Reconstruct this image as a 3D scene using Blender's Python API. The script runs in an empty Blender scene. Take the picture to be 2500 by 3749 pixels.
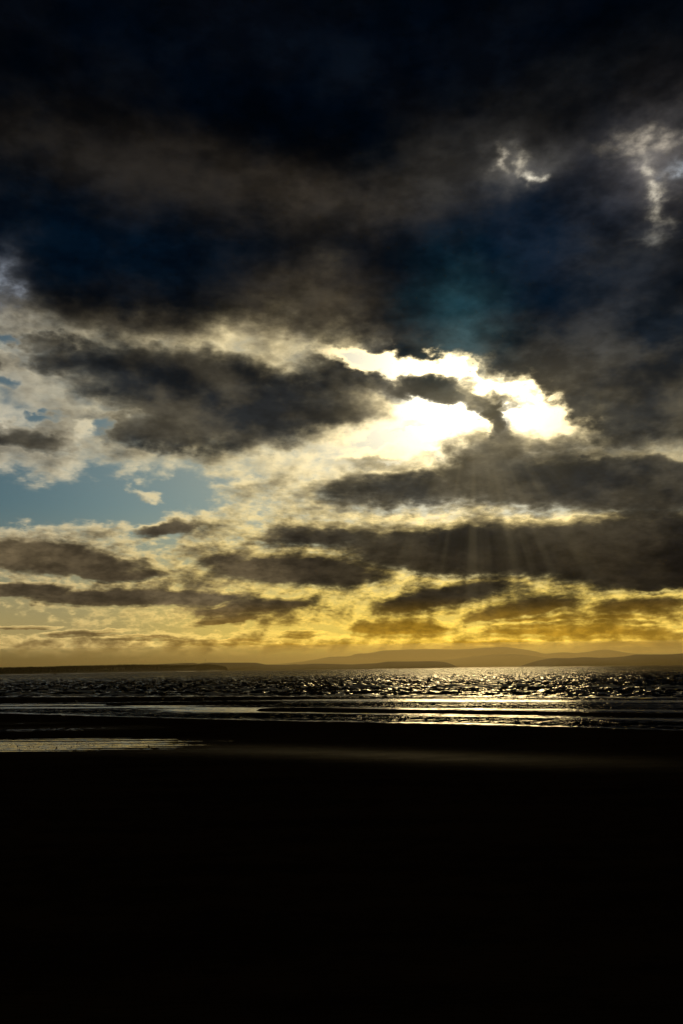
import bpy, bmesh, math, random
import numpy as np
from mathutils import Vector, Matrix

sc = bpy.context.scene
rng = random.Random(7)
R = math.radians

# ----------------------------------------------------------------- camera
F_PX, CX, CY = 3124.0, 1250.0, 1874.5          # focal length and centre of the photograph, in its pixels
CAM_H, PITCH, ROLL = 5.0, R(10.40), R(0.70)
cam_data = bpy.data.cameras.new('camera')
cam_data.sensor_fit = 'VERTICAL'
cam_data.sensor_height = 36.0
cam_data.lens = 36.0 * F_PX / 3749.0
cam_data.clip_start = 0.1
cam_data.clip_end = 120000.0
cam = bpy.data.objects.new('camera', cam_data)
sc.collection.objects.link(cam)
CAM_M = Matrix.Rotation(R(90) + PITCH, 3, 'X') @ Matrix.Rotation(-ROLL, 3, 'Z')
cam.matrix_world = Matrix.Translation((0, 0, CAM_H)) @ CAM_M.to_4x4()
sc.camera = cam

def ray(px, py):
    """unit direction of a photograph pixel"""
    return (CAM_M @ Vector(((px - CX) / F_PX, -(py - CY) / F_PX, -1.0))).normalized()

def azel(px, py):
    d = ray(px, py)
    return math.degrees(math.atan2(d.x, d.y)), math.degrees(math.asin(d.z))

def on_ground(px, py, z=0.0):
    d = ray(px, py)
    t = (z - CAM_H) / d.z
    return Vector((d.x * t, d.y * t, z))

def at_dist(px, py, dist):
    d = ray(px, py)
    t = dist / math.hypot(d.x, d.y)
    return Vector((d.x * t, d.y * t, CAM_H + d.z * t))

# ----------------------------------------------------------------- render and view settings
sc.render.engine = 'CYCLES'
sc.cycles.use_denoising = True
sc.cycles.use_adaptive_sampling = True
sc.cycles.adaptive_threshold = 0.025
sc.cycles.adaptive_min_samples = 12
sc.cycles.max_bounces = 4
sc.cycles.volume_bounces = 0
sc.cycles.caustics_reflective = False
sc.cycles.caustics_refractive = False
sc.view_settings.view_transform = 'Standard'
sc.view_settings.look = 'None'
sc.view_settings.exposure = 0.0
sc.view_settings.gamma = 1.0
sc.view_settings.use_curve_mapping = False

# ----------------------------------------------------------------- sun
SUN_AZ, SUN_EL = azel(1090 * 1.5944, 862 * 1.5944)
sd = bpy.data.lights.new('sun', 'SUN')
sd.energy = 0.50
sd.angle = R(11.0)
sd.color = (1.0, 0.74, 0.33)
sun = bpy.data.objects.new('sun', sd)
sc.collection.objects.link(sun)
sun_dir = Vector((math.sin(R(SUN_AZ)) * math.cos(R(SUN_EL)), math.cos(R(SUN_AZ)) * math.cos(R(SUN_EL)), math.sin(R(SUN_EL))))
sun.rotation_euler = sun_dir.to_track_quat('Z', 'Y').to_euler()
sun.location = (0, 0, 300)

# ----------------------------------------------------------------- sky: Sky Texture behind procedural cloud decks
class E:
    """a node socket with arithmetic"""
    nt = None
    def __init__(self, s): self.s = s
    @staticmethod
    def math(op, *a, clamp=False):
        n = E.nt.nodes.new('ShaderNodeMath'); n.operation = op; n.use_clamp = clamp
        for i, v in enumerate(a):
            if isinstance(v, E): E.nt.links.new(v.s, n.inputs[i])
            else: n.inputs[i].default_value = v
        return E(n.outputs[0])
    def __add__(s, o): return E.math('ADD', s, o)
    __radd__ = __add__
    def __sub__(s, o): return E.math('SUBTRACT', s, o)
    def __rsub__(s, o): return E.math('SUBTRACT', o, s)
    def __mul__(s, o): return E.math('MULTIPLY', s, o)
    __rmul__ = __mul__
    def __truediv__(s, o): return E.math('DIVIDE', s, o)
    def __neg__(s): return E.math('MULTIPLY', s, -1.0)
    def pw(s, o): return E.math('POWER', s, o)
    def exp(s): return E.math('EXPONENT', s)
    def mx(s, o): return E.math('MAXIMUM', s, o)
    def mn(s, o): return E.math('MINIMUM', s, o)
    def clip(s): return E.math('ADD', s, 0.0, clamp=True)

def smooth(v, lo, hi, a=0.0, b=1.0):
    n = E.nt.nodes.new('ShaderNodeMapRange'); n.interpolation_type = 'SMOOTHSTEP'
    E.nt.links.new(v.s, n.inputs['Value'])
    n.inputs['From Min'].default_value = lo; n.inputs['From Max'].default_value = hi
    n.inputs['To Min'].default_value = a; n.inputs['To Max'].default_value = b
    return E(n.outputs['Result'])

def vmath(op, a, b=None, scale=None):
    n = E.nt.nodes.new('ShaderNodeVectorMath'); n.operation = op
    for i, v in enumerate((a, b)):
        if v is None: continue
        if isinstance(v, E): E.nt.links.new(v.s, n.inputs[i])
        else: n.inputs[i].default_value = v
    if scale is not None:
        if isinstance(scale, E): E.nt.links.new(scale.s, n.inputs['Scale'])
        else: n.inputs['Scale'].default_value = scale
    return E(n.outputs['Value' if op in ('DOT_PRODUCT', 'LENGTH') else 'Vector'])

def combine(x, y, z):
    n = E.nt.nodes.new('ShaderNodeCombineXYZ')
    for i, v in enumerate((x, y, z)):
        if isinstance(v, E): E.nt.links.new(v.s, n.inputs[i])
        else: n.inputs[i].default_value = v
    return E(n.outputs[0])

def separate(v):
    n = E.nt.nodes.new('ShaderNodeSeparateXYZ'); E.nt.links.new(v.s, n.inputs[0])
    return [E(o) for o in n.outputs]

def noise(v, scale, detail=5.0, rough=0.55, lac=2.1, dist=0.0, color=False):
    n = E.nt.nodes.new('ShaderNodeTexNoise'); n.noise_dimensions = '3D'
    E.nt.links.new(v.s, n.inputs['Vector'])
    n.inputs['Scale'].default_value = scale; n.inputs['Detail'].default_value = detail
    n.inputs['Roughness'].default_value = rough; n.inputs['Lacunarity'].default_value = lac
    n.inputs['Distortion'].default_value = dist
    return E(n.outputs['Color' if color else 'Fac'])

def mixc(f, a, b, mode='MIX'):
    n = E.nt.nodes.new('ShaderNodeMix'); n.data_type = 'RGBA'; n.blend_type = mode
    ins = [i for i in n.inputs if i.enabled or True]
    if isinstance(f, E): E.nt.links.new(f.s, n.inputs[0])
    else: n.inputs[0].default_value = f
    for k, v in ((6, a), (7, b)):
        if isinstance(v, E): E.nt.links.new(v.s, n.inputs[k])
        else: n.inputs[k].default_value = (*v, 1.0)
    return E(n.outputs[2])

def lin(r, g, b):
    f = lambda c: (c / 255 / 12.92) if c <= 10 else ((c / 255 + 0.055) / 1.055) ** 2.4
    return (f(r), f(g), f(b))

world = bpy.data.worlds.new('World')
sc.world = world
world.use_nodes = True
E.nt = world.node_tree
E.nt.nodes.clear()
world.cycles.sampling_method = 'MANUAL'
world.cycles.sample_map_resolution = 512

tc = E.nt.nodes.new('ShaderNodeTexCoord')
D = vmath('NORMALIZE', E(tc.outputs['Generated']))
dx, dy, dz = separate(D)
AZ = E.math('ARCTAN2', dx, dy) * 57.29578
EL = E.math('ARCSINE', dz) * 57.29578
Q = vmath('MULTIPLY', D, (57.3, 57.3, 57.3 * 1.6))           # "degrees", squashed so that clouds lie in layers
THETA = E.math('ARCCOSINE', vmath('DOT_PRODUCT', D, tuple(sun_dir)).mn(0.99999)) * 57.29578

# wander of the cloud outlines
HI = smooth(EL, 4.0, 17.0)                                     # 0 near the horizon, 1 overhead
w1 = noise(Q, 0.22, 4.0, 0.55, color=True)
w2 = noise(Q, 0.8, 3.0, 0.5, color=True)
wa, we, _ = separate(vmath('SUBTRACT', w1, (0.5, 0.5, 0.5)))
wb, wf, _ = separate(vmath('SUBTRACT', w2, (0.5, 0.5, 0.5)))
wamp = HI * 0.75 + 0.25
WA = AZ + (wa * 5.0 + wb * 2.2) * wamp
WE = EL + (we * 2.6 + wf * 1.5) * wamp

# direction to the sun in the (azimuth, elevation) chart, for the lit side of each cloud
sa, se = SUN_AZ - AZ, SUN_EL - EL
sl = E.math('SQRT', sa * sa + se * se + 4.0)
STEP = HI * 0.80 + 0.32
ux, uy = sa / sl * STEP, se / sl * STEP

# the same broken banks carry on round the rest of the horizon
ROUND = noise(vmath('MULTIPLY', Q, (1.0, 1.0, 2.6)), 0.075, 3.0, 0.5, dist=0.3)
AWAY = smooth(E.math('ABSOLUTE', AZ), 21.0, 30.0)
BANKS = AWAY * ((ROUND - 0.40) * 7.0 + 0.55).mx(0.0)

#   op  centre x, y   radii     turn  depth     (picture units: the photograph at 1568 x 2351)
CLOUDS = [
    # thin bright cumulus
    ('+', 110, 930, 190, 150, 0, 0.36), ('+', 60, 1040, 200, 45, 0, 0.36), ('+', 300, 1035, 150, 60, 0, 0.42),
    ('+', 500, 1042, 250, 26, 0, 0.42), ('+', 690, 1060, 200, 60, 0, 0.36), ('+', 480, 1204, 320, 32, -5, 0.42),
    ('+', 600, 1118, 110, 26, -4, 0.50), ('+', 337, 1137, 36, 11, 8, 0.30), ('+', 170, 1252, 190, 38, 6, 0.48),
    ('+', 720, 1170, 200, 70, 0, 0.42), ('+', 620, 1270, 300, 60, 0, 0.42), ('+', 1000, 1185, 360, 40, -4, 0.40),
    ('+', 350, 1340, 420, 60, 0, 0.42), ('+', 1050, 1360, 420, 60, 0, 0.42), ('+', 1400, 1400, 400, 50, 0, 0.42),
    ('+', 600, 1400, 400, 40, 0, 0.36),
    ('+', 660, 790, 200, 50, 0, 0.58), ('+', 820, 1000, 160, 60, 0, 0.35),
    # great dark deck
    ('+', 620, 60, 1900, 640, 1, 2.6), ('+', 250, 560, 700, 200, 2, 1.9), ('+', 800, 660, 300, 140, 6, 1.5),
    ('+', 1060, 650, 330, 190, 8, 2.6), ('+', 1480, 760, 420, 240, 12, 2.0), ('+', 1440, 920, 150, 105, -10, 1.5),
    ('+', 1030, 796, 165, 50, 5, 2.6), ('+', 1215, 832, 150, 50, 24, 2.6), ('+', 1350, 860, 90, 90, 0, 1.6),
    ('+', 340, 765, 420, 40, 2, 0.55),
    # dark bank under the deck
    ('+', 460, 890, 270, 92, 4, 1.7), ('+', 390, 985, 120, 52, 0, 1.4), ('+', 620, 935, 250, 90, -4, 1.7),
    ('+', 830, 862, 130, 42, 12, 1.3), ('+', 120, 783, 100, 24, 6, 1.0),
    ('+', 190, 835, 120, 45, 10, 1.2), ('+', 300, 985, 90, 30, 8, 0.9), ('+', 60, 1003, 140, 26, 4, 0.85), ('+', 15, 832, 45, 26, 10, 0.8),
    ('-', 95, 955, 45, 10, -8, 0.25), ('-', 5, 885, 20, 18, 0, 0.25), ('-', 225, 985, 24, 14, 20, 0.2), ('-', 5, 770, 18, 16, 0, 0.25),
    # openings round the sun and in the deck
    ('-', 960, 850, 160, 21, 12, 0.9), ('-', 1208, 926, 95, 36, 26, 0.9), ('-', 960, 1000, 150, 50, -10, 0.4),
    # column and bank below the opening
    ('+', 1010, 893, 150, 26, 6, 1.8), ('+', 1112, 930, 28, 70, -12, 1.6), ('+', 1125, 1050, 85, 95, 25, 1.2), ('+', 955, 1112, 200, 44, -2, 1.1),
    ('+', 1290, 1098, 260, 60, 3, 1.5), ('+', 1500, 1112, 200, 58, 4, 1.5), ('+', 1450, 1036, 220, 30, -2, 0.35),
    ('+', 1240, 1018, 110, 34, 8, 1.0),
    ('+', 750, 1000, 100, 30, -8, 0.62), ('+', 850, 1045, 150, 18, -4, 0.5),
    ('+', 935, 985, 75, 9, -10, 0.5), ('+', 1030, 1015, 60, 8, -14, 0.45), ('+', 1225, 905, 40, 7, 10, 0.45), ('+', 1255, 945, 30, 9, 0, 0.6),
    # long dark bank
    ('+', 1240, 1256, 410, 56, 2, 1.8), ('+', 1490, 1262, 260, 76, 2, 1.9), ('+', 760, 1225, 150, 24, 3, 0.9),
    ('+', 1300, 1178, 360, 36, -3, 0.42),
    # low banks to the left
    ('+', 130, 1282, 210, 34, 4, 1.2), ('+', 50, 1352, 150, 18, -2, 1.1), ('+', 330, 1370, 300, 22, 0, 1.2),
    ('+', 280, 1320, 140, 14, 0, 1.0), ('+', 690, 1306, 240, 40, 3, 1.3), ('+', 590, 1390, 180, 17, -6, 1.1),
    ('+', 520, 1421, 90, 12, -4, 0.9), ('+', 385, 1206, 66, 15, -3, 1.0), ('+', 690, 1232, 130, 16, 0, 0.8),
    ('+', 530, 1277, 66, 12, -6, 0.8),
    # low banks to the right
    ('+', 1020, 1366, 200, 30, -9, 1.1), ('+', 1200, 1396, 160, 22, -7, 1.1), ('+', 920, 1438, 140, 22, 0, 1.0),
    ('+', 1320, 1446, 270, 15, 2, 1.0), ('+', 1460, 1388, 140, 20, 0, 1.0), ('+', 1500, 1350, 50, 10, 0, 0.8),
    # streaks and small puffs low over the water
    ('+', 60, 1440, 90, 6, 0, 0.8), ('+', 190, 1452, 110, 6, -2, 0.8), ('+', 330, 1462, 120, 5, 1, 0.8), ('+', 520, 1470, 140, 6, 1, 0.8),
    ('+', 700, 1452, 60, 7, -2, 0.8), ('+', 660, 1485, 120, 6, 0, 0.8), ('+', 1130, 1475, 150, 6, 0, 0.8), ('+', 1450, 1478, 150, 6, 0, 0.8), ('+', 1260, 1420, 120, 7, -3, 0.8), ('+', 1420, 1420, 110, 6, 2, 0.8),
    # thin veil along the horizon
    ('+', 784, 1478, 1600, 30, 0, 0.40),
]
PW = 2500.0 / 1568.0
TINTS = [(1050, 745, 100, 125, 0, (34, 64, 70)), (250, 560, 380, 100, 2, (3, 15, 28)), (1200, 560, 280, 160, 0, (4, 20, 36)), (1450, 760, 200, 120, 0, (5, 16, 26)), (700, 120, 900, 160, 0, (2, 7, 16)), (300, 390, 480, 80, 4, (26, 23, 19)), (700, 440, 260, 60, 10, (34, 29, 22)), (1000, 420, 260, 70, -10, (34, 31, 25)),
         (1180, 260, 300, 60, -14, (22, 21, 19)), (700, 690, 170, 75, 0, (58, 50, 36)), (1460, 640, 130, 90, -30, (34, 33, 32)), (1390, 430, 60, 130, 30, (26, 26, 27)), (500, 760, 420, 28, 0, (44, 38, 28)), (1500, 390, 170, 120, 0, (52, 50, 52)), (1510, 370, 80, 90, 0, (86, 82, 78)), (1200, 385, 120, 55, 0, (50, 48, 45)), (1200, 385, 60, 40, 0, (66, 64, 60)), (0, 640, 50, 70, 0, (50, 52, 56))]
LEAKS = [(1155, 368, 14, 18, 0, (165, 156, 138)), (1212, 378, 14, 34, -30, (140, 132, 114)), (1238, 412, 15, 11, 0, (200, 192, 172)), (1495, 318, 80, 18, 4, (140, 131, 115)), (1506, 425, 19, 62, -8, (215, 205, 182)), (1562, 390, 30, 22, 0, (140, 146, 152)),
         (1500, 540, 30, 24, 0, (90, 88, 82)), (2, 645, 22, 45, 0, (110, 116, 126))]


def chart(cx, cy, rx, ry, rot):
    a0, e0 = azel(cx * PW, cy * PW)
    ax, ex = azel((cx + 10) * PW, cy * PW)
    ay, ey = azel(cx * PW, (cy - 10) * PW)
    return a0, e0, rx * math.hypot(ax - a0, ex - e0) / 10, ry * math.hypot(ay - a0, ey - e0) / 10, R(-rot)

def depth_field(a, e, q):
    """cloud thickness: deck overhead, broken banks below, then each bank of the photograph"""
    t = smooth(e, 17.0, 30.0, -0.55, 2.0) + BANKS
    for op, cx, cy, rx, ry, rot, A in CLOUDS:
        grow = (1.30 if cy < 1290 else 1.0) if (op == '+' and A > 0.75) else 1.0
        if op == '+' and A < 0.55: A *= 0.80 if cy < 1150 else 0.62
        a0, e0, ra, re, ro = chart(cx, cy, rx * grow, ry * grow, rot)
        m = E.nt.nodes.new('ShaderNodeMapping'); m.vector_type = 'TEXTURE'
        E.nt.links.new(combine(a, e, t).s, m.inputs['Vector'])     # third axis scaled away: keeps evaluation in sequence
        m.inputs['Location'].default_value = (a0, e0, 0)
        m.inputs['Rotation'].default_value = (0, 0, ro)
        m.inputs['Scale'].default_value = (ra, re, 1e8)
        p = E(m.outputs[0])
        d2 = vmath('DOT_PRODUCT', p, p)
        if op == '+': t = E.math('SMOOTH_MAX', t, E.math('MULTIPLY_ADD', d2, -A, A), 0.13)
        else: t = E.math('SMOOTH_MIN', t, E.math('MULTIPLY_ADD', d2, A, -A), 0.15)
    n1 = noise(q, 0.28, 5.0, 0.50) - 0.5
    n2 = noise(vmath('MULTIPLY', q, (1.0, 1.0, 1.35)), 0.85, 4.0, 0.50) - 0.5
    n3 = noise(vmath('MULTIPLY', q, (1.0, 1.0, 1.5)), 2.2, 4.0, 0.55) - 0.5
    n = n1 * (HI * 0.9 + 0.4) + n2 * (HI * -0.45 + 0.85) + n3 * (HI * -0.30 + 0.42)
    return t, n

T0, N0 = depth_field(WA, WE, Q)
T1, N1 = depth_field(WA + ux, WE + uy, vmath('ADD', Q, combine(ux, 0.0, uy * 1.6)))
CRISP = HI * -1.25 + 2.2
TAU = E.math('SMOOTH_MAX', (T0 + N0 * 1.2) * CRISP, 0.0, 0.34)
TAUS = E.math('SMOOTH_MAX', (T1 + N1 * 1.2) * CRISP, 0.0, 0.20)

# light that leaks through: strong round the sun, fading outward
GLOW = (THETA * (-1 / 3.0)).exp() * 1.2 + (THETA * (-1 / 9.0)).exp() * 2.0 + (THETA * (-1 / 60.0)).exp() * 1.15
LOW = smooth(EL, 2.0, 15.0, 1.0, 0.0)
cream = mixc(LOW, (1.0, 0.81, 0.43), (1.0, 0.69, 0.11))
cream = mixc(smooth(THETA, 16.0, 34.0), cream, mixc(LOW, (1.0, 0.89, 0.65), (1.0, 0.74, 0.28)))

nish = E.nt.nodes.new('ShaderNodeTexSky')
nish.sky_type = 'NISHITA'
nish.sun_disc = False
nish.sun_elevation = R(SUN_EL)
nish.sun_rotation = R(SUN_AZ)
nish.dust_density = 1.0
nish.air_density = 1.0
clear = vmath('SCALE', mixc(1.0, E(nish.outputs[0]), (0.0092, 0.0172, 0.0198), 'MULTIPLY'), scale=smooth(THETA, 5.0, 27.0, 0.12, 1.0))
clear = mixc(1.0, clear, vmath('SCALE', mixc(0.0, (1.0, 0.90, 0.66), (1, 1, 1)), scale=(THETA * (-1 / 3.6)).exp() * 2.6 + (THETA * (-1 / 8.0)).exp() * 1.7), 'ADD')

clear = mixc(smooth(EL, 1.0, 11.0, 0.9, 0.0), clear, mixc(smooth(THETA, 16.0, 32.0), (0.92, 0.61, 0.06), (0.40, 0.29, 0.10)))

# shaded undersides
patch = noise(Q, 0.16, 4.0, 0.55) 
warm = smooth(patch, 0.40, 0.62)
top_dark = mixc(warm, lin(0, 5, 13), lin(12, 12, 13))
mid_dark = mixc(warm, lin(30, 33, 36), lin(74, 69, 58))
low_dark = mixc(smooth(SUN_AZ - AZ, 7.0, 20.0), mixc(warm, lin(26, 22, 18), lin(46, 39, 28)), mixc(warm, lin(70, 60, 44), lin(104, 90, 66)))
UP = smooth(EL, 17.5, 24.0)
dark = mixc(smooth(EL, 6.0, 13.0), low_dark, mid_dark)
dark = mixc(smooth(EL, 0.6, 4.8, 0.9, 0.0), dark, mixc(smooth(THETA, 15.0, 32.0), lin(216, 164, 40), lin(148, 120, 66)))
dark = mixc(UP, dark, top_dark)
TOPF = smooth(EL, 26.0, 40.0, 1.0, 0.30)
dark = vmath('SCALE', dark, scale=TOPF * smooth(N0, -0.22, 0.22, 1.30, 0.66))

dark = vmath('ADD', dark, vmath('SCALE', mixc(0.0, (0.22, 0.17, 0.075), (0, 0, 0)), scale=(THETA * (-1 / 4.5)).exp() * smooth(EL, SUN_EL - 3.0, SUN_EL + 1.0, 0.6, 0.0)))

cover = 1.0 - (TAU * -4.2).exp()
lit = ((TAU * 0.35 + TAUS * 0.65).pw(1.6) * -3.8).exp()
edge = vmath('SCALE', cream, scale=GLOW * lit)
body = vmath('ADD', dark, edge)
col = mixc(cover, clear, body)
# thinner places of the deck, by their own tint, and the cool beam that rises from the opening
def blob(cx, cy, rx, ry, rot=0.0):
    a0, e0, ra, re, ro = chart(cx, cy, rx, ry, rot)
    m = E.nt.nodes.new('ShaderNodeMapping'); m.vector_type = 'TEXTURE'
    E.nt.links.new(combine(WA, WE, 0.0).s, m.inputs['Vector'])
    m.inputs['Location'].default_value = (a0, e0, 0); m.inputs['Rotation'].default_value = (0, 0, ro); m.inputs['Scale'].default_value = (ra, re, 1)
    p_ = E(m.outputs[0])
    return (vmath('DOT_PRODUCT', p_, p_) * -1.0).exp()
for cx, cy, rx, ry, rot, c in TINTS:
    col = vmath('ADD', col, vmath('SCALE', mixc(0.0, lin(*c), (0, 0, 0)), scale=blob(cx, cy, rx, ry, rot) * (patch * 2.4 - 0.2) * smooth(N0, -0.22, 0.22, 1.15, 0.62)))
leaky = smooth(noise(Q, 0.75, 4.0, 0.55), 0.32, 0.74)
for cx, cy, rx, ry, rot, c in LEAKS:
    col = vmath('ADD', col, vmath('SCALE', mixc(0.0, lin(*c), (0, 0, 0)), scale=blob(cx, cy, rx, ry, rot) * (leaky * 1.5 + 0.15)))
# crepuscular rays fan out below the sun
PHI = E.math('ARCTAN2', AZ - SUN_AZ, SUN_EL - EL)
rn = noise(combine(PHI * 5.0, THETA * 0.012, 3.3), 1.7, 2.0, 0.5)
RAY = smooth(rn, 0.36, 0.74) * smooth(THETA, 3.0, 9.0) * smooth(THETA, 11.0, 22.0, 1.0, 0.0) * (PHI * PHI * -2.6).exp()
col = vmath('ADD', col, vmath('SCALE', mixc(0.0, (1.0, 0.80, 0.42), (0, 0, 0)), scale=RAY * 0.034))

bg = E.nt.nodes.new('ShaderNodeBackground')
E.nt.links.new(col.s, bg.inputs['Color'])
bg.inputs['Strength'].default_value = 1.0
wo = E.nt.nodes.new('ShaderNodeOutputWorld')
E.nt.links.new(bg.outputs[0], wo.inputs['Surface'])

# ================================================================= the place
COL = sc.collection

def tag(o, label=None, cat=None, group=None, kind=None):
    for k, v in (('label', label), ('category', cat), ('group', group), ('kind', kind)):
        if v: o[k] = v
    return o

def mesh_obj(name, verts, faces, mat, parent=None, smooth_shade=False):
    me = bpy.data.meshes.new(name)
    me.from_pydata([tuple(v) for v in verts], [], [tuple(f) for f in faces])
    me.update()
    if smooth_shade: me.polygons.foreach_set('use_smooth', [True] * len(me.polygons))
    me.materials.append(mat)
    o = bpy.data.objects.new(name, me); COL.objects.link(o)
    if parent: o.parent = parent
    return o

def grid_obj(name, P, mat, attrs=None, smooth_shade=True):
    """P: (rows, cols, 3) array of points -> one sheet"""
    r, c = P.shape[:2]
    me = bpy.data.meshes.new(name)
    idx = np.arange(r * c, dtype=np.int32).reshape(r, c)
    q = np.stack([idx[:-1, :-1], idx[:-1, 1:], idx[1:, 1:], idx[1:, :-1]], -1).reshape(-1)
    nf = (r - 1) * (c - 1)
    me.vertices.add(r * c); me.vertices.foreach_set('co', P.astype(np.float32).reshape(-1))
    me.loops.add(nf * 4); me.loops.foreach_set('vertex_index', q)
    me.polygons.add(nf)
    me.polygons.foreach_set('loop_start', np.arange(nf, dtype=np.int32) * 4)
    me.polygons.foreach_set('use_smooth', np.full(nf, smooth_shade))
    for k, a in (attrs or {}).items():
        at = me.attributes.new(k, 'FLOAT', 'POINT')
        at.data.foreach_set('value', a.astype(np.float32).reshape(-1))
    me.update(calc_edges=True); me.validate()
    me.materials.append(mat)
    o = bpy.data.objects.new(name, me); COL.objects.link(o)
    return o

class VN:
    """tileable-free value noise on numpy arrays"""
    def __init__(self, seed): self.p = np.random.RandomState(seed).rand(256, 256)
    def one(self, x, y):
        xi, yi = np.floor(x).astype(int), np.floor(y).astype(int)
        fx, fy = x - xi, y - yi
        fx, fy = fx * fx * (3 - 2 * fx), fy * fy * (3 - 2 * fy)
        g = lambda i, j: self.p[(xi + i) % 256, (yi + j) % 256]
        return (g(0, 0) * (1 - fx) + g(1, 0) * fx) * (1 - fy) + (g(0, 1) * (1 - fx) + g(1, 1) * fx) * fy
    def fbm(self, x, y, oct=4, gain=0.5):
        v, a, s = 0, 1, 0
        for k in range(oct):
            v = v + a * self.one(x * 2 ** k + 17 * k, y * 2 ** k + 31 * k); s += a; a *= gain
        return v / s

# ----------------------------------------------------------------- materials
def new_mat(name):
    m = bpy.data.materials.new(name); m.use_nodes = True
    E.nt = m.node_tree
    b = E.nt.nodes['Principled BSDF']
    return m, b

def pos():
    return E(E.nt.nodes.new('ShaderNodeNewGeometry').outputs['Position'])

def attr(name):
    n = E.nt.nodes.new('ShaderNodeAttribute'); n.attribute_name = name
    return E(n.outputs['Fac'])

def setin(b, k, v):
    if isinstance(v, E): E.nt.links.new(v.s, b.inputs[k])
    else: b.inputs[k].default_value = (*v, 1.0) if isinstance(v, tuple) else v

def bump(h, strength=1.0, dist=1.0):
    n = E.nt.nodes.new('ShaderNodeBump')
    E.nt.links.new(h.s, n.inputs['Height'])
    n.inputs['Distance'].default_value = dist
    if isinstance(strength, E): E.nt.links.new(strength.s, n.inputs['Strength'])
    else: n.inputs['Strength'].default_value = strength
    return E(n.outputs[0])

def plain(name, a, b_, scale=1.0, rough=0.9, spec=0.2):
    m, b = new_mat(name)
    f = smooth(noise(pos(), scale, 5.0, 0.6), 0.35, 0.65)
    setin(b, 'Base Color', mixc(f, a, b_)); setin(b, 'Roughness', rough); setin(b, 'Specular IOR Level', spec)
    return m

# damp sand: cloud shade put into its dark, mottled colour, sheen where a film of water stands
m_sand, b = new_mat('shaded_damp_sand')
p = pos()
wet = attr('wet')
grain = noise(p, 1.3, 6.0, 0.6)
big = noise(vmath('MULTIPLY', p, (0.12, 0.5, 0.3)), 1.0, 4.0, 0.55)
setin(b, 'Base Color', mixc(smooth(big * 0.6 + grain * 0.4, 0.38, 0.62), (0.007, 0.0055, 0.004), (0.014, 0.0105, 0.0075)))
wn = (wet * (noise(vmath('MULTIPLY', p, (0.25, 1.6, 1.0)), 1.0, 5.0, 0.6) * 1.6 + 0.2)).clip()
setin(b, 'Roughness', 1.0 - wn * 0.22)
setin(b, 'Specular IOR Level', wn * 0.012)
rip = noise(vmath('MULTIPLY', p, (1.2, 9.0, 1.0)), 1.0, 4.0, 0.6)
setin(b, 'Normal', bump(rip, 0.6, 0.03))

def water_mat(name, wave_fn, rough, base=(0.006, 0.009, 0.011)):
    m, b = new_mat(name)
    setin(b, 'Base Color', base); setin(b, 'Roughness', rough); setin(b, 'IOR', 1.333)
    setin(b, 'Specular IOR Level', 0.5)
    wave_fn(b)
    return m

def facets(slope, amount, bias):
    """tilt the surface by a slope field (wavelets too small to model), leaning a little to the shore as visible wave faces do"""
    n = E.nt.nodes.new('ShaderNodeNewGeometry')
    s = vmath('MULTIPLY', vmath('SUBTRACT', slope, (0.5, 0.5, 0.5)), (1.0, 1.5, 0.0))
    s = vmath('ADD', vmath('SCALE', s, scale=amount), combine(0.0, amount * -bias if isinstance(amount, E) else -amount * bias, 0.0))
    return vmath('NORMALIZE', vmath('ADD', E(n.outputs['Normal']), s))

def calm_waves(b):
    p = pos()
    s = noise(vmath('MULTIPLY', p, (1.5, 3.2, 1.0)), 1.0, 4.0, 0.62, color=True)
    setin(b, 'Normal', facets(s, attr('ripple'), 0.30))

m_shallow = water_mat('shallow_water', calm_waves, 0.04)

def pool_waves(b):
    s = noise(vmath('MULTIPLY', pos(), (2.0, 5.0, 1.0)), 1.0, 3.0, 0.6, color=True)
    setin(b, 'Normal', facets(s, 0.22, 0.05))

m_pool = water_mat('pool_water', pool_waves, 0.03)

def sea_waves(b):
    p = pos()
    foam = attr('foam')
    s = noise(vmath('MULTIPLY', p, (0.5, 0.9, 1.0)), 1.0, 6.0, 0.66, color=True)
    setin(b, 'Normal', facets(s, attr('chop'), 0.16))
    f = smooth(foam * (noise(p, 1.6, 5.0, 0.65) * 1.3 + 0.15), 0.42, 0.62)
    setin(b, 'Base Color', mixc(f, (0.006, 0.010, 0.013), (0.50, 0.53, 0.55)))
    setin(b, 'Roughness', f * 0.7 + 0.06)

m_sea = water_mat('sea_water', sea_waves, 0.06)

# ----------------------------------------------------------------- the beach: bars, runnels and a rippled pool
def poly_m(pts):
    """pixel polyline on the flat beach -> (x, y) in metres"""
    g = [on_ground(px, py) for px, py in pts]
    return np.array([v.x for v in g]), np.array([v.y for v in g])

def line_y(pts, X):
    xs, ys = poly_m(pts)
    o = np.argsort(xs); xs, ys = xs[o], ys[o]
    y = np.interp(X, xs, ys)
    sl0 = (ys[1] - ys[0]) / (xs[1] - xs[0]); sl1 = (ys[-1] - ys[-2]) / (xs[-1] - xs[-2])
    y = np.where(X < xs[0], ys[0] + (X - xs[0]) * sl0 * 0.5, y)
    return np.where(X > xs[-1], ys[-1] + (X - xs[-1]) * sl1 * 0.5, y)

vn = VN(3)
BANK = [(0, 2613), (400, 2624), (900, 2637), (1300, 2645), (1700, 2653), (2100, 2664), (2500, 2676)]   # near bank of the runnel
SHORE = [(0, 2547), (900, 2551), (1700, 2553), (2500, 2560)]                                            # edge of the sea
BARS = [([(-100, 2563), (120, 2564), (330, 2567)], 4.5, -60, 10), ([(340, 2579), (620, 2577), (860, 2574), (1080, 2573)], 4.5, 350, 1100),
        ([(880, 2598), (1144, 2599), (1600, 2606), (2000, 2612), (2500, 2621)], 8.5, 860, 9999)]

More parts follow.
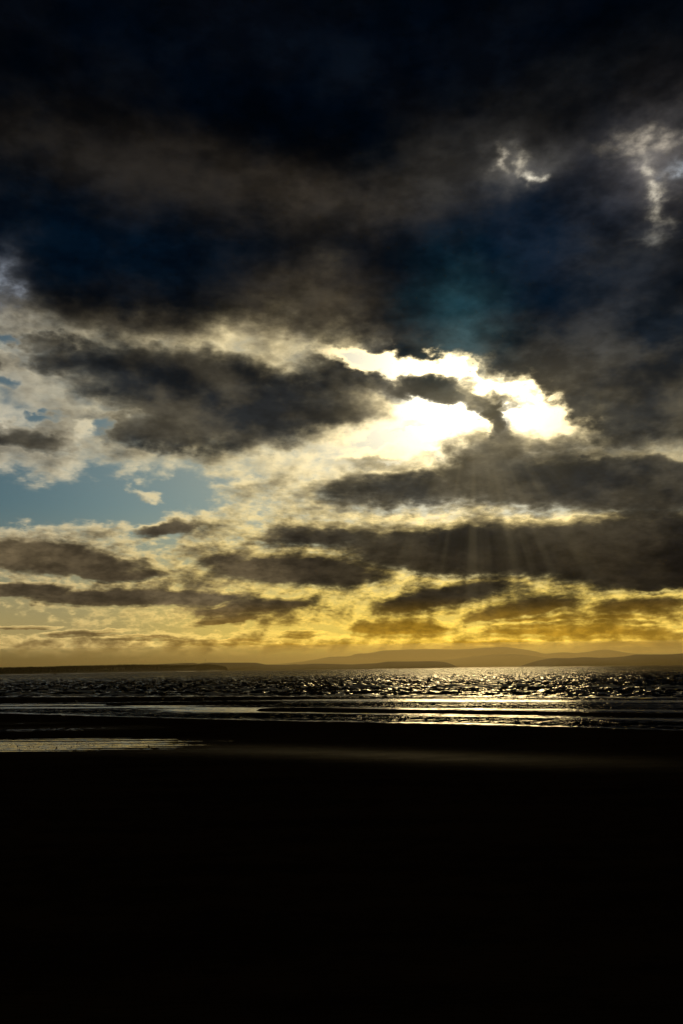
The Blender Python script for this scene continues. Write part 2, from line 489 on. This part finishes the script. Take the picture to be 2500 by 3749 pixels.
xs = np.concatenate([np.linspace(-160, -62, 50)[:-1], np.linspace(-62, 62, 420), np.linspace(62, 160, 50)[1:]])
ys = np.concatenate([np.linspace(-60, 20, 60)[:-1], np.linspace(20, 48, 90)[:-1], np.linspace(48, 75, 190)[:-1], np.linspace(75, 175, 330)])
X, Y = np.meshgrid(xs, ys)
bank = line_y(BANK, X) + (vn.fbm(X * 0.5, Y * 0 + 3, 4) - 0.5) * 1.2
H = np.clip((bank - Y) * 0.06, -0.06, 0.10)
# dune side, behind and below the camera
H = H + np.clip((14 - Y) / 60, 0, 1) ** 1.5 * 3.5
H = H + (vn.fbm(X * 0.06, Y * 0.1, 4) - 0.5) * 0.10 * np.clip((bank - Y) / 6, 0, 1)
for pts, half, a, c in BARS:
    yc = line_y(pts, X)
    pxs = np.array([q[0] for q in pts]); gx, gy = poly_m(pts)
    d = np.interp(X, gx, gy)
    halfm = half * d * d / (CAM_H * F_PX)
    fade = np.clip((X - gx[0]) / 5, 0, 1) if a > 0 else np.ones_like(X)
    if c < 9999: fade = fade * np.clip((gx[-1] - X) / 5, 0, 1)
    nz = 0.75 + 0.5 * vn.fbm(X * 0.12 + a, Y * 0.1, 4)
    prof = np.exp(-((Y - yc) / (halfm * nz)) ** 4)
    H = np.maximum(H, -0.06 + 0.13 * prof * fade)
# pool on the upper beach: a wide shallow dip crossed by low sand ripples
POOL_Z = 0.045
def dip(px, py, rx, ry, cut):
    g = on_ground(px, py); gx = on_ground(px + rx, py); gy = on_ground(px, py - ry)
    return cut * np.exp(-(((X - g.x) / (gx.x - g.x)) ** 2 + ((Y - g.y) / (gy.y - g.y)) ** 2) ** 1.5)
dipf = dip(120, 2732, 620, 22, 1.0) + dip(150, 2672, 380, 9, 1.1) + dip(40, 2651, 190, 4.5, 1.0)
skew = Y + 0.035 * X + (vn.fbm(X * 0.05, Y * 0.25, 3) - 0.5) * 3.0
ridge = 0.020 * np.sin(skew * 5.2) + 0.016 * np.sin(skew * 2.3 + 1) + (vn.fbm(X * 0.10, skew * 2.0, 4) - 0.5) * 0.055
upper = np.clip((bank - Y) / 5, 0, 1) * np.clip((Y - 30) / 12, 0, 1)
H = np.where(upper > 0, H * (1 - upper) + upper * (POOL_Z + 0.05 - 0.115 * dipf + ridge * 1.7 * np.clip(dipf * 1.5 + 0.15, 0, 1)), H)
# damp: sheen round the pool and along the runnel's bank
g0 = on_ground(1400, 2768)
sheen_y = line_y([(500, 2742), (900, 2752), (1400, 2770), (2000, 2790), (2500, 2800)], X)
wetmap = 0.95 * np.exp(-((Y - sheen_y) / 3.2) ** 2) * np.clip((X + 22) / 10, 0, 1) * (1 - 0.9 * np.clip((X - 4) / 14, 0, 1))
wetmap = np.maximum(wetmap, np.clip(dipf * 1.4 - 0.2, 0, 1) * 0.6)

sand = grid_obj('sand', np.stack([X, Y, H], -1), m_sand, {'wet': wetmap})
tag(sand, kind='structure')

# the sea bed and the land behind the camera, out to the horizon
big_mat = plain('sea_bed', (0.020, 0.017, 0.013), (0.035, 0.028, 0.020), 0.05)
bed = np.array([[(-72000, -4000, -1.5), (72000, -4000, -1.5)], [(-72000, 72000, -1.5), (72000, 72000, -1.5)]], float)
tag(grid_obj('ground', bed, big_mat), kind='structure')

# still water in the runnel: wind ripples lie in streaks
xs = np.concatenate([np.linspace(-160, -62, 30)[:-1], np.linspace(-62, 62, 260), np.linspace(62, 160, 30)[1:]])
ys = np.linspace(55, 145, 360)
X, Y = np.meshgrid(xs, ys)
Yb = line_y(BANK, X)
wind = vn.fbm(X * 0.045 + 9, Y * 0.55, 4)
rip = 0.9 + 1.6 * np.clip((wind - 0.36) / 0.22, 0, 1)
def calm_line(pts, half_px, keep, x0=-1e9, x1=1e9):
    global rip
    yc = line_y(pts, X) + (vn.fbm(X * 0.12, Y * 0 + half_px, 3) - 0.5) * 2.0
    hm_ = half_px * yc * yc / (CAM_H * F_PX)
    w_ = np.exp(-((Y - yc) / hm_) ** 2) * np.clip((X - x0) / 8, 0, 1) * np.clip((x1 - X) / 8, 0, 1)
    rip = rip * (1 - w_) + keep * w_
calm_line([(300, 2594), (800, 2603), (1144, 2609), (1700, 2618), (2500, 2636)], 5.0, 0.10, -30)
calm_line([(450, 2590), (900, 2597), (1150, 2604)], 6.0, 0.14, -26, 0)
calm_line([(600, 2590), (900, 2592), (1600, 2595), (2500, 2603)], 3.5, 0.22)
calm_line([(0, 2553), (900, 2560), (1700, 2565), (2500, 2568)], 6.5, 0.30)
calm_line([(0, 2582), (300, 2580), (500, 2584)], 3.0, 0.12, -70, -15)
calm_line([(0, 2610), (400, 2621), (900, 2634), (1700, 2650), (2500, 2672)], 3.0, 0.5)
rip = np.clip(rip, 0.05, 2.6)
tag(grid_obj('tidal_channel', np.stack([X, Y, np.zeros_like(X)], -1), m_shallow, {'ripple': rip}), kind='structure')

xs = np.linspace(-45, 0, 90); ys = np.linspace(46, 74, 90)
X, Y = np.meshgrid(xs, ys)
tag(grid_obj('tidal_pool', np.stack([X, Y, np.full_like(X, POOL_Z)], -1), m_pool), kind='structure')

# ----------------------------------------------------------------- the sea: fan of real waves, small chop in the material
ang = np.radians(np.linspace(-48, 48, 1000))
ang = np.concatenate([np.radians(np.linspace(-55, -26, 60))[:-1], np.radians(np.linspace(-26, 26, 620)), np.radians(np.linspace(26, 55, 60))[1:]])
dd = [0.0]
while dd[-1] < 71000:
    d_ = 132 + dd[-1]
    dd.append(dd[-1] + min(max(0.42, d_ * d_ / 130000.0), d_ * 0.12))
dd = np.array(dd)
A, Dd = np.meshgrid(ang, dd)
base = line_y(SHORE, 132 * np.tan(A)) / np.cos(A)
Rr = base + Dd
X, Y = Rr * np.sin(A), Rr * np.cos(A)
rs = np.random.RandomState(11)
Z = np.zeros_like(X)
near = np.clip(Dd / 14.0, 0, 1)
for k in range(46):
    lam = 1.3 * (1.052 ** k) * (0.9 + 0.2 * rs.rand())
    th = R(90 + 12) + rs.randn() * 0.55
    amp = 0.0145 * lam ** 0.75
    kk = 2 * math.pi / lam
    ph = rs.rand() * 6.28
    vis = np.clip((lam * 130000.0 / 2.2 - Rr * Rr) / (lam * 30000.0), 0, 1)
    s = np.sin(kk * (X * math.cos(th) + Y * math.sin(th)) + ph + 1.5 * vn.one(X / (lam * 7) + k, Y / (lam * 7)))
    Z += amp * vis * (1.0 - np.abs(s) * 1.25 if k % 2 else s)
Z *= near * 1.1
foam = np.zeros_like(X)
for k, (dist, amp) in enumerate(((9, 0.14), (22, 0.24), (36, 0.28), (55, 0.30), (82, 0.30), (125, 0.28))):
    wob = (vn.fbm(X * 0.035 + 40 * k, Y * 0 + k, 4) - 0.5) * 14
    seg = np.clip((vn.fbm(X * 0.03 + 11 * k, Y * 0 + 7.0 + k, 3) - 0.40) * 6, 0, 1)
    u = (Dd - dist - wob) / 2.2
    Z += amp * seg * np.exp(-u * u)
    foam = np.maximum(foam, seg * np.exp(-((u + 0.4) * 1.1) ** 2) * (1.0 if k < 5 else 0.7))
swash = np.exp(-((Dd - 2.2 - 2.4 * vn.fbm(X * 0.08, X * 0, 3)) / 0.7) ** 2)
foam = np.maximum(foam, swash * 0.9)
Z += 0.02
sea = grid_obj('sea', np.stack([X, Y, Z], -1), m_sea, {'foam': foam, 'chop': np.interp(Rr, [130, 260, 700], [1.2, 1.6, 2.3])})
tag(sea, kind='structure')

# ----------------------------------------------------------------- far hills and headlands
def profile_hill(name, pts, dist, depth, mat, rough_m=6.0, seed=5, nx=260, ny=26):
    """a ridge whose skyline passes through the photograph's skyline at its own distance"""
    tops = [at_dist(px, py, dist) for px, py in pts]
    tx = np.array([v.x for v in tops]); tz = np.array([v.z for v in tops])
    u = np.linspace(tx[0], tx[-1], nx)
    z = np.interp(u, tx, tz)
    ker = np.ones(5) / 5
    z[2:-2] = np.convolve(z, ker, 'same')[2:-2]
    v = np.linspace(0, 1, ny)
    U, V = np.meshgrid(u, v)
    nz = VN(seed)
    shape = np.where(V < 0.55, np.sin(np.clip(V / 0.55, 0, 1) * math.pi / 2) ** 0.8, np.cos((V - 0.55) / 0.45 * math.pi / 2))
    Zt = np.interp(U, u, z)
    Zt = Zt * shape + (nz.fbm(U / (depth * 0.15), V * 6, 4) - 0.5) * rough_m * np.sin(V * math.pi) * (np.abs(V - 0.55) > 0.03)
    Zt = np.minimum(Zt, np.interp(U, u, z) + rough_m * 0.05)
    Zt[0] = -3; Zt[-1] = -3
    Yy = np.sqrt(np.maximum(dist ** 2 - U ** 2, 1)) + (V - 0.55) * depth
    o = grid_obj(name, np.stack([U, Yy, Zt], -1), mat)
    return tag(o, kind='structure')

m_hill = plain('moorland', (0.030, 0.032, 0.020), (0.055, 0.048, 0.030), 0.004)
m_wood = plain('hill_woods', (0.016, 0.022, 0.012), (0.040, 0.038, 0.022), 0.02)
profile_hill('mountains', [(700, 2452), (850, 2443), (1007, 2432), (1098, 2423), (1156, 2415), (1213, 2404.5), (1276, 2404.5), (1305, 2394), (1357, 2390.5), (1397, 2381.5), (1480, 2379), (1600, 2377), (1686, 2379), (1743, 2373.5), (1789, 2370), (1841, 2369), (1887, 2374.6), (1944, 2384), (1979, 2393.6), (2002, 2393.6), (2048, 2388), (2105, 2392), (2163, 2385), (2197, 2379), (2226, 2380), (2260, 2387), (2312, 2393.6), (2461, 2396), (2700, 2400), (2900, 2410), (3100, 2428)], 45000, 8000, m_hill, 80, 5, 420)
profile_hill('far_hills', [(1350, 2443), (1500, 2427), (1617, 2417), (1669, 2412), (1732, 2403), (1789, 2397.6), (1858, 2395), (1904, 2396), (1944, 2402), (1996, 2409), (2060, 2412), (2200, 2415), (2400, 2425), (2600, 2433)], 29000, 4500, m_hill, 26, 6)
profile_hill('long_headland', [(300, 2459), (450, 2440), (600, 2431), (640, 2429), (680, 2427), (712, 2427), (722, 2429), (730, 2430), (745, 2427.5), (765, 2426), (800, 2426.5), (895, 2426), (938, 2426.5), (972, 2433), (1047, 2434), (1078, 2432), (1098, 2433), (1140, 2430), (1179, 2430), (1288, 2432.6), (1374, 2428.6), (1420, 2422), (1518, 2421.7), (1575, 2420.5), (1621, 2423), (1644, 2430), (1655, 2437), (1661, 2444)], 9500, 1100, m_wood, 5, 8, 420)
profile_hill('wooded_hill', [(1925, 2440), (1944, 2427), (1979, 2416.5), (2025, 2409), (2088, 2409.6), (2134, 2406), (2174, 2407), (2183, 2409), (2254, 2406), (2289, 2403), (2329, 2396), (2404, 2396), (2461, 2395), (2500, 2392), (2600, 2388), (2720, 2387), (2900, 2394), (3100, 2420)], 11000, 1500, m_wood, 7, 9, 420)

# ----------------------------------------------------------------- the wooded spit to the left
SP = [(-420, 2484, 2452), (-200, 2478, 2446), (0, 2472.3, 2440), (150, 2469.5, 2436.5), (300, 2466, 2433), (450, 2463.2, 2429.5), (560, 2461.0, 2430), (650, 2459.4, 2433), (720, 2457.8, 2432), (760, 2457.2, 2430), (800, 2456.5, 2433.5), (825, 2456.1, 2440), (832, 2456.0, 2447), (834, 2455.9, 2454.5)]
near = [on_ground(a, b) for a, b, c in SP]
dist = [math.hypot(v.x, v.y) for v in near]
TREE = 9.0
S = np.linspace(0, len(SP) - 1, 320)
ii = np.arange(len(SP))
ex = np.interp(S, ii, [v.x for v in near]); ey = np.interp(S, ii, [v.y for v in near])
top = np.interp(S, ii, [max(at_dist(a, c, d + 160).z, 0.5) for (a, b, c), d in zip(SP, dist)])
ground_top = np.maximum(top - TREE, 0.3)
dl = np.hypot(ex, ey)
W = np.interp(S, [0, len(SP) - 3, len(SP) - 1], [900, 500, 60])
m = [0.0, 0.03, 0.06, 0.09, 0.12, 0.17, 0.22, 0.30, 0.5, 0.75, 1.0]
vz = VN(21)
rows = []
for t in m:
    r = (dl + t * W) / dl
    zz = np.interp(t, [0, 0.035, 0.07, 0.12, 0.20, 0.45, 0.8, 1.0], [0, 0.018, 0.10, 0.30, 0.78, 1.0, 0.8, 0.0]) * ground_top
    zz = zz + (vz.fbm(ex * r * 0.02, ey * r * 0.02, 3) - 0.5) * 2.0 * np.clip(t * 10, 0, 1) * np.clip(ground_top / 10, 0, 1)
    if t == 0: zz = zz * 0 - 0.4
    rows.append(np.stack([ex * r, ey * r, zz], -1))
m_spit, b = new_mat('dune_grass')
pz = separate(pos())[2]
shore_f = smooth(pz + noise(pos(), 0.03, 4.0, 0.6) * 6.0, 3.4, 5.2)
setin(b, 'Base Color', mixc(shore_f, (0.30, 0.25, 0.18), mixc(smooth(noise(pos(), 0.02, 4.0, 0.6), 0.62, 0.70), (0.020, 0.020, 0.011), (0.16, 0.13, 0.09))))
low_f = smooth(pz, 0.5, 1.6)
setin(b, 'Roughness', low_f * 0.7 + 0.2); setin(b, 'Specular IOR Level', low_f * -0.4 + 0.5)
spit = tag(grid_obj('headland', np.array(rows), m_spit), kind='structure')

# forest on the spit: thousands of conifers that read as one mass
m_leaf = plain('conifer', (0.010, 0.014, 0.008), (0.022, 0.026, 0.013), 0.15, 0.85, 0.1)
m_bark = plain('bark', (0.03, 0.022, 0.016), (0.05, 0.038, 0.028), 2.0)
fv, ff = [], []
rr = random.Random(4)
def conifer(x, y, z, h, w):
    n = 6
    for k, (z0, z1, ra) in enumerate(((0.12, 0.62, 1.0), (0.42, 0.85, 0.72), (0.68, 1.0, 0.45))):
        b0 = len(fv); a0 = rr.random() * 6
        for j in range(n):
            rad = w * ra * (0.7 + 0.6 * rr.random())
            fv.append((x + rad * math.cos(a0 + j * 6.283 / n), y + rad * math.sin(a0 + j * 6.283 / n), z + h * (z0 + 0.06 * rr.random())))
        fv.append((x + w * 0.1 * rr.uniform(-1, 1), y, z + h * z1))
        for j in range(n): ff.append((b0 + j, b0 + (j + 1) % n, b0 + n))
for i in range(9000):
    s = rr.random() ** 0.8 * (len(SP) - 1.35)
    t = 0.11 + rr.random() ** 1.3 * 0.40
    x0, y0 = np.interp(s, S, ex), np.interp(s, S, ey)
    d0 = math.hypot(x0, y0); w0 = np.interp(s, S, W); r = (d0 + t * w0) / d0
    zg = np.interp(t, [0, 0.035, 0.07, 0.12, 0.20, 0.45, 0.8, 1.0], [0, 0.018, 0.10, 0.30, 0.78, 1.0, 0.8, 0.0]) * np.interp(s, S, ground_top)
    h = TREE * rr.uniform(0.62, 1.12) * (0.55 if t < 0.16 else 1.0) * min(1.0, 0.35 + np.interp(s, S, ground_top) / 12)
    conifer(x0 * r, y0 * r, zg - 0.4, h, h * rr.uniform(0.22, 0.36))
tag(mesh_obj('forest', fv, ff, m_leaf), 'dark conifer forest covering the low headland', 'forest', kind='stuff')

def empty(name, loc, rz=0.0):
    o = bpy.data.objects.new(name, None); COL.objects.link(o)
    o.location = loc; o.rotation_euler = (0, 0, rz); o.empty_display_size = 0.2
    return o

def tube(verts, faces, p0, p1, r0, r1, n=6):
    p0, p1 = Vector(p0), Vector(p1)
    ax = (p1 - p0).normalized()
    sx = ax.orthogonal().normalized(); sy = ax.cross(sx)
    b0 = len(verts)
    for p, r in ((p0, r0), (p1, r1)):
        for k in range(n):
            a = 2 * math.pi * k / n
            verts.append(p + (sx * math.cos(a) + sy * math.sin(a)) * r)
    for k in range(n):
        faces.append((b0 + k, b0 + (k + 1) % n, b0 + n + (k + 1) % n, b0 + n + k))
    faces.append(tuple(b0 + k for k in reversed(range(n)))); faces.append(tuple(b0 + n + k for k in range(n)))

def tubes(name, segs, mat, parent=None, n=6):
    v, f = [], []
    for s in segs: tube(v, f, *s, n=n)
    return mesh_obj(name, v, f, mat, parent)

def boxes(name, bx, mat, parent=None):
    v, f = [], []
    for (x0, y0, z0, x1, y1, z1) in bx:
        b0 = len(v)
        v += [(x0, y0, z0), (x1, y0, z0), (x1, y1, z0), (x0, y1, z0), (x0, y0, z1), (x1, y0, z1), (x1, y1, z1), (x0, y1, z1)]
        f += [tuple(b0 + i for i in q) for q in ((0, 3, 2, 1), (4, 5, 6, 7), (0, 1, 5, 4), (1, 2, 6, 5), (2, 3, 7, 6), (3, 0, 4, 7))]
    return mesh_obj(name, v, f, mat, parent)

# lone pine leaning off the end of the spit
g = at_dist(825, 2447.5, dist[11] + 25)
t = empty('pine_tree', (g.x, g.y, g.z - 2.0))
tag(t, 'lone wind-bent pine standing clear at the tip of the wooded headland', 'tree')
tubes('trunk', [((0, 0, -2), (0.4, 0, 4), 0.5, 0.4), ((0.4, 0, 4), (1.5, 0, 9), 0.4, 0.25), ((0.9, 0, 6), (-0.6, 0, 9), 0.2, 0.1), ((1.2, 0, 8), (3.2, 0.4, 10), 0.2, 0.1)], m_bark, t)
cv, cf = [], []
for i in range(420):
    c = rr.choice(((1.5, 0, 10.5, 2.6), (-0.4, 0.4, 9.4, 1.7), (3.2, -0.3, 10.2, 1.6), (1.0, 0.6, 8.2, 1.5)))
    d = Vector((rr.gauss(0, 1), rr.gauss(0, 1), rr.gauss(0, 0.6))).normalized() * c[3] * rr.random() ** 0.4
    p = Vector(c[:3]) + d; q = Vector((rr.gauss(0, 1), rr.gauss(0, 1), rr.gauss(0, 1))).normalized() * 0.6
    w = q.orthogonal().normalized() * 0.4; b0 = len(cv)
    cv += [p - q, p + w, p + q, p - w]; cf.append((b0, b0 + 1, b0 + 2, b0 + 3))
mesh_obj('crown', cv, cf, m_leaf, t)

# masts and rigs across the water
m_steel = plain('grey_steel', (0.10, 0.10, 0.10), (0.16, 0.15, 0.14), 0.3, 0.6, 0.4)
def mast(px, py_top, py_base, d, label):
    base, tip = at_dist(px, py_base, d), at_dist(px, py_top, d)
    h = tip.z - base.z
    o = empty('radio_mast', (base.x, base.y, base.z - 3.0)); tag(o, label, 'mast')
    r = 1.1
    segs = [((math.cos(a) * r, math.sin(a) * r, 0), (math.cos(a) * r * 0.6, math.sin(a) * r * 0.6, h + 3), 0.28, 0.2) for a in (0.5, 2.6, 4.7)]
    for k in range(10):
        z0, z1 = (h + 3) * k / 10, (h + 3) * (k + 1) / 10
        for a0, a1 in ((0.5, 2.6), (2.6, 4.7), (4.7, 6.8)):
            segs.append(((math.cos(a0) * r * (1 - .04 * k), math.sin(a0) * r * (1 - .04 * k), z0), (math.cos(a1) * r * (1 - .04 * k), math.sin(a1) * r * (1 - .04 * k), z1), 0.12, 0.12))
    tubes('lattice', segs, m_steel, o, 5)
    tubes('antenna', [((0, 0, h + 2.5), (0, 0, h + 6.5), 0.25, 0.15)], m_steel, o)
    for a in (0.2, 2.3, 4.4):
        tubes('guy_wire', [((math.cos(a), math.sin(a), h * 0.8), (math.cos(a) * h * 0.5, math.sin(a) * h * 0.5, 0), 0.06, 0.06)], m_steel, o, 4)
mast(751, 2410.5, 2428, 9430, 'slender radio mast on the long headland behind the wooded spit')
mast(1953, 2417.5, 2425, 10950, 'short mast at the seaward foot of the dark wooded hill')

def rig(px, py_top, d, n_leg, label):
    b = on_ground(px, 2440); dirv = Vector((b.x, b.y, 0)).normalized() * d
    h = at_dist(px, py_top, d).z
    o = empty('oil_rig', (dirv.x, dirv.y, 0), 0.5); tag(o, label, 'oil rig', 'oil rigs moored off the far hills')
    hull = boxes('hull', [(-22, -20, h * 0.22, 22, 20, h * 0.36), (-24, -8, h * 0.36, -8, 8, h * 0.46)], m_steel, o)
    for x, y in ((-18, -16), (-18, 16), (19, 0))[:n_leg]:
        segs = []
        for q in ((-3, -3), (3, -3), (0, 3)): segs.append(((x + q[0], y + q[1], -10), (x + q[0], y + q[1], h * 0.9), 1.0, 1.0))
        for k in range(9):
            z0 = h * 0.1 * k
            segs += [((x - 3, y - 3, z0), (x + 3, y - 3, z0 + h * 0.1), 0.4, 0.4), ((x + 3, y - 3, z0), (x, y + 3, z0 + h * 0.1), 0.4, 0.4), ((x, y + 3, z0), (x - 3, y - 3, z0 + h * 0.1), 0.4, 0.4)]
        tubes('leg', segs, m_steel, o, 5)
    tubes('derrick', [((x, y, h * 0.36), (x * 0.2, y * 0.2, h), 1.0, 0.6) for x, y in ((-6, -6), (6, -6), (6, 6), (-6, 6))], m_steel, hull)
rig(1807, 2428.5, 13000, 3, 'taller jack-up oil rig standing in the water before the far hills')
rig(1726, 2433.0, 13500, 3, 'shorter jack-up oil rig standing in the water before the far hills')

# ----------------------------------------------------------------- small things along the water's edge
m_rock = plain('wet_rock', (0.012, 0.011, 0.010), (0.030, 0.027, 0.022), 3.0, 0.55, 0.3)
def rock_mesh(seed):
    r = random.Random(seed)
    bm = bmesh.new(); bmesh.ops.create_icosphere(bm, subdivisions=2, radius=1.0)
    ph = [r.random() * 6 for _ in range(6)]
    for v in bm.verts:
        c = v.co
        k = 1 + 0.22 * math.sin(2.3 * c.x + ph[0]) + 0.2 * math.sin(2.9 * c.y + ph[1]) + 0.15 * math.sin(4 * c.z + 3 * c.x + ph[2]) + r.uniform(-0.06, 0.06)
        v.co = Vector((c.x * k, c.y * k * 0.8, max(c.z * k * 0.55, -0.3)))
    me = bpy.data.meshes.new('rock'); bm.to_mesh(me); bm.free(); me.materials.append(m_rock)
    return me
RM = [rock_mesh(k) for k in range(6)]
def rock(px, py, size, z, label, group=None):
    g = on_ground(px, py, z)
    o = bpy.data.objects.new('rock', RM[rr.randrange(6)]); COL.objects.link(o)
    o.location = (g.x, g.y, z + size * 0.1); o.scale = (size * rr.uniform(0.8, 1.5), size, size * rr.uniform(0.7, 1.1)); o.rotation_euler = (0, 0, rr.uniform(0, 6))
    return tag(o, label, 'rock', group)
for i in range(34):
    u = i / 33
    rock(1165 + u * 350 + rr.uniform(-8, 8), 2557 + rr.uniform(-3, 2.5), rr.uniform(0.22, 0.50) * (1.25 if 0.25 < u < 0.85 else 0.8), -0.05, 'black wet rock in the low ridge of stones along the edge of the sea', 'stones in the ridge at the water line')
for px, py, s, l in ((597, 2559, 0.30, 'small dark stone in the shallows left of the stone ridge'), (667, 2561, 0.42, 'larger lone dark stone in the shallows left of the stone ridge'), (741, 2561, 0.30, 'small lone stone in the shallows between larger stone and stone ridge'), (1375, 2635, 0.22, 'single dark stone in the rippled channel below the sand bar')):
    rock(px, py, s, -0.04, l)
rock(198, 2468.4, 4.0, 0.2, 'larger of two dark low boulders on the pale beach of the wooded headland')
rock(207, 2468.4, 2.8, 0.2, 'smaller of two dark low boulders on the pale beach of the wooded headland')

# scattered pebbles and weed on the upper beach
pv, pf = [], []
def heights(x, y):
    return POOL_Z
for i in range(300):
    if i < 130: px, py = rr.uniform(-150, 950), rr.gauss(2735, 13)
    elif i < 160: px, py = rr.uniform(-100, 500), rr.gauss(2672, 5)
    else: px, py = rr.uniform(900, 2300), 2745 + (0.012) * 900 + rr.gauss(18, 14)
    g = on_ground(px, py, POOL_Z)
    s = rr.uniform(0.02, 0.05) * (1.5 if rr.random() < 0.12 else 1)
    b0 = len(pv)
    pv += [(g.x + s * rr.uniform(.8, 1.6), g.y, POOL_Z), (g.x, g.y + s, POOL_Z), (g.x - s * rr.uniform(.8, 1.6), g.y, POOL_Z), (g.x, g.y - s, POOL_Z), (g.x + s * 0.3 * rr.uniform(-1, 1), g.y, POOL_Z + s * 1.1), (g.x, g.y, POOL_Z - 0.1)]
    for a, c in ((0, 1), (1, 2), (2, 3), (3, 0)): pf += [(b0 + a, b0 + c, b0 + 4), (b0 + c, b0 + a, b0 + 5)]
tag(mesh_obj('pebbles', pv, pf, m_rock), 'scattered dark pebbles lying in and around the beach pool', 'pebbles', kind='stuff')

# gulls at the edge of the sea
m_white = plain('gull_white', (0.55, 0.55, 0.53), (0.65, 0.65, 0.62), 20.0, 0.8, 0.2)
m_grey = plain('gull_grey', (0.16, 0.17, 0.18), (0.22, 0.23, 0.24), 20.0, 0.8, 0.2)
m_beak = plain('beak', (0.45, 0.28, 0.04), (0.5, 0.3, 0.05), 20.0, 0.5, 0.4)
def gull(px, py, face, head_low, label):
    g = on_ground(px, py, 0.0)
    o = empty('gull', (g.x, g.y, 0.0), face); tag(o, label, 'bird')
    hz = 0.20 if head_low else 0.40
    ring = [(-0.27, 0.20, 0.012), (-0.19, 0.215, 0.045), (-0.08, 0.225, 0.085), (0.04, 0.235, 0.095), (0.12, 0.26, 0.075), (0.165, 0.5 * (0.28 + hz), 0.045), (0.18, hz - 0.02, 0.042), (0.20, hz + 0.015, 0.046), (0.235, hz + 0.012, 0.034), (0.255, hz, 0.012)]
    v, f, n = [], [], 10
    for x, z, r in ring:
        for k in range(n):
            a = 2 * math.pi * k / n
            v.append((x, r * math.cos(a) * 0.85, z + r * math.sin(a)))
    for i in range(len(ring) - 1):
        for k in range(n): f.append((i * n + k, i * n + (k + 1) % n, (i + 1) * n + (k + 1) % n, (i + 1) * n + k))
    f.append(tuple(reversed(range(n)))); f.append(tuple((len(ring) - 1) * n + k for k in range(n)))
    mesh_obj('body', v, f, m_white, o, True)
    tubes('beak', [((0.245, 0, hz), (0.31, 0, hz - 0.015), 0.012, 0.003)], m_beak, o)
    for s in (-1, 1):
        wv = [(0.10, s * 0.075, 0.27), (0.0, s * 0.088, 0.29), (-0.14, s * 0.06, 0.26), (-0.34, s * 0.015, 0.225), (-0.14, s * 0.072, 0.20), (0.02, s * 0.092, 0.20)]
        wv2 = [(x, y + s * 0.012, z) for x, y, z in wv]
        nn = len(wv)
        mesh_obj('wing', wv + wv2, [tuple(range(nn)), tuple(reversed(range(nn, 2 * nn)))] + [(k, (k + 1) % nn, nn + (k + 1) % nn, nn + k) for k in range(nn)], m_grey, o)
        leg = tubes('leg', [((0.0, s * 0.035, 0.17), (0.01, s * 0.035, 0.0), 0.008, 0.006)], m_beak, o)
        mesh_obj('foot', [(0.0, s * 0.035, 0.012), (0.06, s * 0.035 - 0.025, 0.003), (0.06, s * 0.035 + 0.025, 0.003), (-0.01, s * 0.035, 0.0)], [(0, 1, 2), (0, 3, 1), (0, 2, 3), (1, 3, 2)], m_beak, leg)
gull(1826, 2559, 0.4, False, 'gull standing upright on the wet sand beside a second, feeding gull')
gull(1800, 2558, 3.3, True, 'gull bending down to feed beside a second, upright gull')
gull(279, 2572, 2.8, False, 'lone gull standing on the thin sand bar by the left channel')

# ----------------------------------------------------------------- salt haze over the firth
hm = bpy.data.materials.new('haze'); hm.use_nodes = True
nt = hm.node_tree; nt.nodes.clear()
pvn = nt.nodes.new('ShaderNodeVolumePrincipled')
pvn.inputs['Color'].default_value = (1.0, 0.80, 0.40, 1.0)
pvn.inputs['Density'].default_value = 3.3e-5
pvn.inputs['Anisotropy'].default_value = 0.8
out = nt.nodes.new('ShaderNodeOutputMaterial')
nt.links.new(pvn.outputs[0], out.inputs['Volume'])
# closed body of air: shaped shallow here to keep its glow off the dark deck, deepening to hold the mountains
prof = [(-5000, 12), (500, 13), (1500, 28), (5000, 62), (10500, 215), (38000, 1080), (74000, 1080)]
hv = []
for x in (-75000, 75000):
    for y, h in prof: hv += [(x, y, -6), (x, y, h)]
n = len(prof)
hf = []
for i in range(n - 1):
    a = 2 * i
    hf += [(a, a + 1, a + 3, a + 2), (2 * n + a, 2 * n + a + 2, 2 * n + a + 3, 2 * n + a + 1), (a + 1, 2 * n + a + 1, 2 * n + a + 3, a + 3), (a, a + 2, 2 * n + a + 2, 2 * n + a)]
hf += [(0, 2 * n, 2 * n + 1, 1), (2 * n - 2, 2 * n - 1, 4 * n - 1, 4 * n - 2)]
haze = mesh_obj('haze', hv, hf, hm)
tag(haze, 'thin golden salt haze hanging over sea and far hills', 'haze', kind='stuff')
